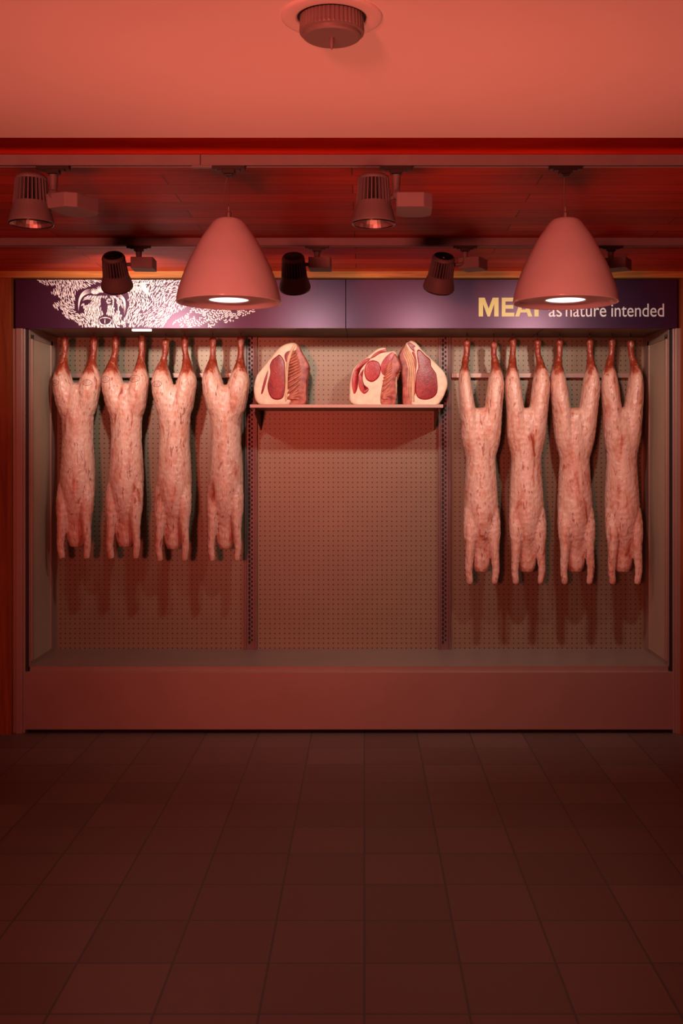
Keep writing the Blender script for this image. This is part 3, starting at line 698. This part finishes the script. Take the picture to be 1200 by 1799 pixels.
def slab(name, pts, mat, parent, D, base, d0, d1, rnd=.006, bulge=0, jit=0):
    # outline traced at depth D, thickness from d0 (front) to d1, rounded front edge
    p = smooth_closed(pts); n = len(p); W = [(X(a, D)-base.x, Z(c, D)-base.z) for a, c in p]
    cxm = sum(w[0] for w in W)/n; czm = sum(w[1] for w in W)/n
    def ring(s_in, y): 
        o = []
        for w in W:
            dx, dz = w[0]-cxm, w[1]-czm; l = math.hypot(dx, dz) or 1; k = max(0.02, (l-s_in)/l); o.append((cxm+dx*k, y, czm+dz*k))
        return o
    b = MB(); rs = [ring(rnd*3.0, d0-bulge), ring(rnd*1.6, d0-bulge*.8), ring(rnd*.4, d0+rnd*.25), ring(0, d0+rnd), ring(0, d1-rnd), ring(rnd, d1)]
    vs = [v for r_ in rs for v in r_]; fs = [(j*n+k, j*n+(k+1) % n, (j+1)*n+(k+1) % n, (j+1)*n+k) for j in range(len(rs)-1) for k in range(n)]
    fs.append(tuple(range(n))[::-1]); fs.append(tuple(range((len(rs)-1)*n, len(rs)*n)))
    b.add(vs, fs, 0, True); o = b.build(name, mat, parent)
    return o
DJ = 6.22
sh_z = Z(712, DJ)
def joint(px, lab, D=DJ): return thing('rib_joint', lab, 'meat joint', (X(px, D), D, sh_z), 'rib joints in the middle bay')
def ribs(t, seam_, outer, base, n, skew, mat=None):
    mat = mat or M_ribbone
    # rounded bones running from the seam down to the outer edge of the rib side
    b = MB()
    for k in range(n):
        a = (k+.5)/n
        def at(line, a):
            f = a*(len(line)-1); i = min(int(f), len(line)-2); u = f-i
            return (line[i][0]*(1-u)+line[i+1][0]*u, line[i][1]*(1-u)+line[i+1][1]*u)
        p, q = at(seam_, min(1, a+skew)), at(outer, a)
        P3 = [(X(p[0]+(q[0]-p[0])*u, DJ)-base.x, -.004-.012*math.sin(PI*u)+.035*u, Z(p[1]+(q[1]-p[1])*u, DJ)-base.z) for u in [i/7 for i in range(8)]]
        b.tube(P3, [.0058+.0030*math.sin(PI*i/7) for i in range(8)], 8)
    return b.build('rib_bones', mat, t)
# joint A
t = joint(500, 'rib joint standing alone beside the left slotted upright, rib side to the right'); B = t.location
slab('fat_body', [(450, 662), (462, 645), (475, 629), (488, 613), (500, 605), (513, 602), (521, 604), (522, 612), (514, 626), (508, 645), (506, 680), (508, 711), (458, 711), (446, 690)], M_fat, t, DJ, B, 0, .13, .008, .003)
slab('lean_eye', [(475, 655), (474, 643), (478, 633), (486, 626), (491, 623), (496, 628), (500, 636), (501, 652), (501, 680), (496, 700), (478, 700), (470, 680)], M_lean, t, DJ, B, -.006, .02, .003, .002)
slab('lean_cap', [(500, 626), (503, 619), (510, 616), (511, 617), (506, 630), (503, 636)], M_lean, t, DJ, B, -.006, .02, .001, .001)
slab('lean_tail', [(464, 668), (470, 652), (471, 655), (468, 670), (462, 690), (459, 690)], M_lean, t, DJ, B, -.006, .02, .001, .001)
slab('rib_side', [(517, 606), (524, 606), (530, 617), (537, 629), (543, 643), (541, 655), (538, 685), (536, 711), (506, 711), (505, 660), (508, 634)], M_rib, t, DJ, B, .004, .15, .006, .003)
ribs(t, [(518, 608), (511, 624), (507, 642), (505, 664), (505, 700)], [(523, 607), (535, 629), (542, 644), (538, 668), (536, 706)], B, 15, .24)
slab('seam_fat', [(516, 606), (520, 605), (513, 622), (508, 640), (506, 660), (505, 700), (501, 700), (502, 655), (504, 634), (509, 618)], M_bone, t, DJ, B, -.008, .02, .002, .002)
# joint B
t = joint(662, 'rib joint with round bright red eye and white fat bands, left of the leaning pair'); B = t.location
slab('fat_body', [(617, 660), (621, 648), (632, 636), (644, 628), (655, 619), (666, 612), (677, 611), (680, 618), (690, 616.5), (696, 620), (699, 632), (697, 650), (690, 711), (622, 711), (614, 685)], M_fat, t, DJ, B, 0, .10, .007, .003)
slab('lean_eye', [(654, 633), (665, 636.5), (669, 648), (666, 662), (655, 671), (644, 667), (640, 653), (644, 639)], M_lean2, t, DJ, B, -.007, .02, .003, .002)
slab('lean_outer', [(620, 658), (626, 645), (636, 634.5), (648, 629), (650, 632), (641, 640), (634, 649), (630, 660), (628, 682), (622, 692), (618, 675)], M_lean2, t, DJ, B, -.006, .02, .001, .001)
slab('lean_top', [(650, 630), (656, 623), (667, 616), (678, 614), (679, 618), (668, 621), (657, 628)], M_lean2, t, DJ, B, -.006, .02, .001, .001)
slab('lean_cap', [(669, 642), (676, 629), (687, 619.5), (693, 621), (690, 631), (682, 643), (677, 658), (671, 656)], M_lean2, t, DJ, B, -.006, .02, .001, .001)
slab('lean_tail', [(630, 664), (634, 654), (639, 648), (638.5, 652), (637, 664), (640, 676), (648, 684), (640, 692), (631, 682)], M_lean2, t, DJ, B, -.006, .02, .001, .001)
slab('rib_side', [(693, 620), (698, 626), (702, 634), (704, 643), (702, 652), (696, 665), (694, 711), (668, 711), (672, 668), (678, 648), (686, 634)], M_rib, t, DJ, B, .000, .105, .006, .006)
ribs(t, [(690, 626), (682, 640), (677, 652), (673, 668), (670, 700)], [(694, 622), (702, 634), (704, 648), (699, 664), (694, 706)], B, 14, .30)
# joint C
DJC = 6.335
t = joint(745, 'tall rib joint with deep maroon eye beside the right slotted upright', DJC); B = t.location
slab('fat_body', [(713, 604), (718, 600.5), (723, 598), (732, 603), (744, 617), (757, 629), (769, 641), (783, 658), (785, 682), (766, 713.3), (724, 713.3), (726, 660), (728, 640), (722, 624), (716, 612)], M_fat, t, DJC, B, 0, .14, .008, .003)
slab('lean_eye', [(733, 616), (738, 615), (747, 624), (756, 632), (757.5, 643), (762, 650), (767, 660), (768, 690), (752, 702), (732, 696), (731, 660), (735, 645), (733, 628)], M_lean, t, DJC, B, -.006, .02, .003, .002)
slab('lean_cap', [(716, 604), (720, 602), (727, 606), (730, 609), (727, 611), (729, 618), (724, 615), (719, 609)], M_lean, t, DJC, B, -.006, .02, .001, .001)
slab('lean_tail', [(724, 620), (727, 618), (731, 628), (732, 640), (730, 660), (730, 690), (727, 690), (729, 642), (728, 630)], M_lean2, t, DJC, B, -.006, .02, .0005, .001)
slab('rib_side', [(713.3, 605), (714, 606), (720, 617), (727, 632), (730, 645), (729, 665), (728, 713.3), (709, 713.3), (707, 675), (703, 640), (700.5, 624), (705, 614)], M_rib, t, DJC, B, .004, .15, .005, .003)
b = MB()
for k, off in enumerate((0, 3.2, 6.6, 10.2)):      # long pale strips following the seam
    pts = [(712-off*.35, 606+off*.8), (719-off*.9, 620+off*.3), (725-off, 634), (728-off, 648), (727-off, 668), (727-off, 706)]
    b.tube([(X(a, DJC)-B.x, -.004+.003*k, Z(c, DJC)-B.z) for a, c in pts], [.003, .0055, .006, .0055, .005, .004], 8)
b.build('rib_bones', M_bone, t)
# shelf carrying them
a0, a1 = X(452, D4)+.004, X(770, D4)-.004
sh = thing('display_shelf', 'narrow steel shelf carrying the three rib joints between the slotted uprights', 'shelf', ((a0+a1)/2, D4, sh_z-.02))
b = MB(); b.box(a0-sh.location.x, a1-sh.location.x, -.47, 0, 0, .0198); b.build('shelf_board', M_steel, sh, .002)
for x_ in (a0-sh.location.x+.02, a1-sh.location.x-.02):
    b = MB(); b.prism([(-.40, -.02), (-.40, 0), (0, 0), (0, -.12)], x_-.003, x_+.003, axis='x'); b.build('bracket', M_steeld, sh)
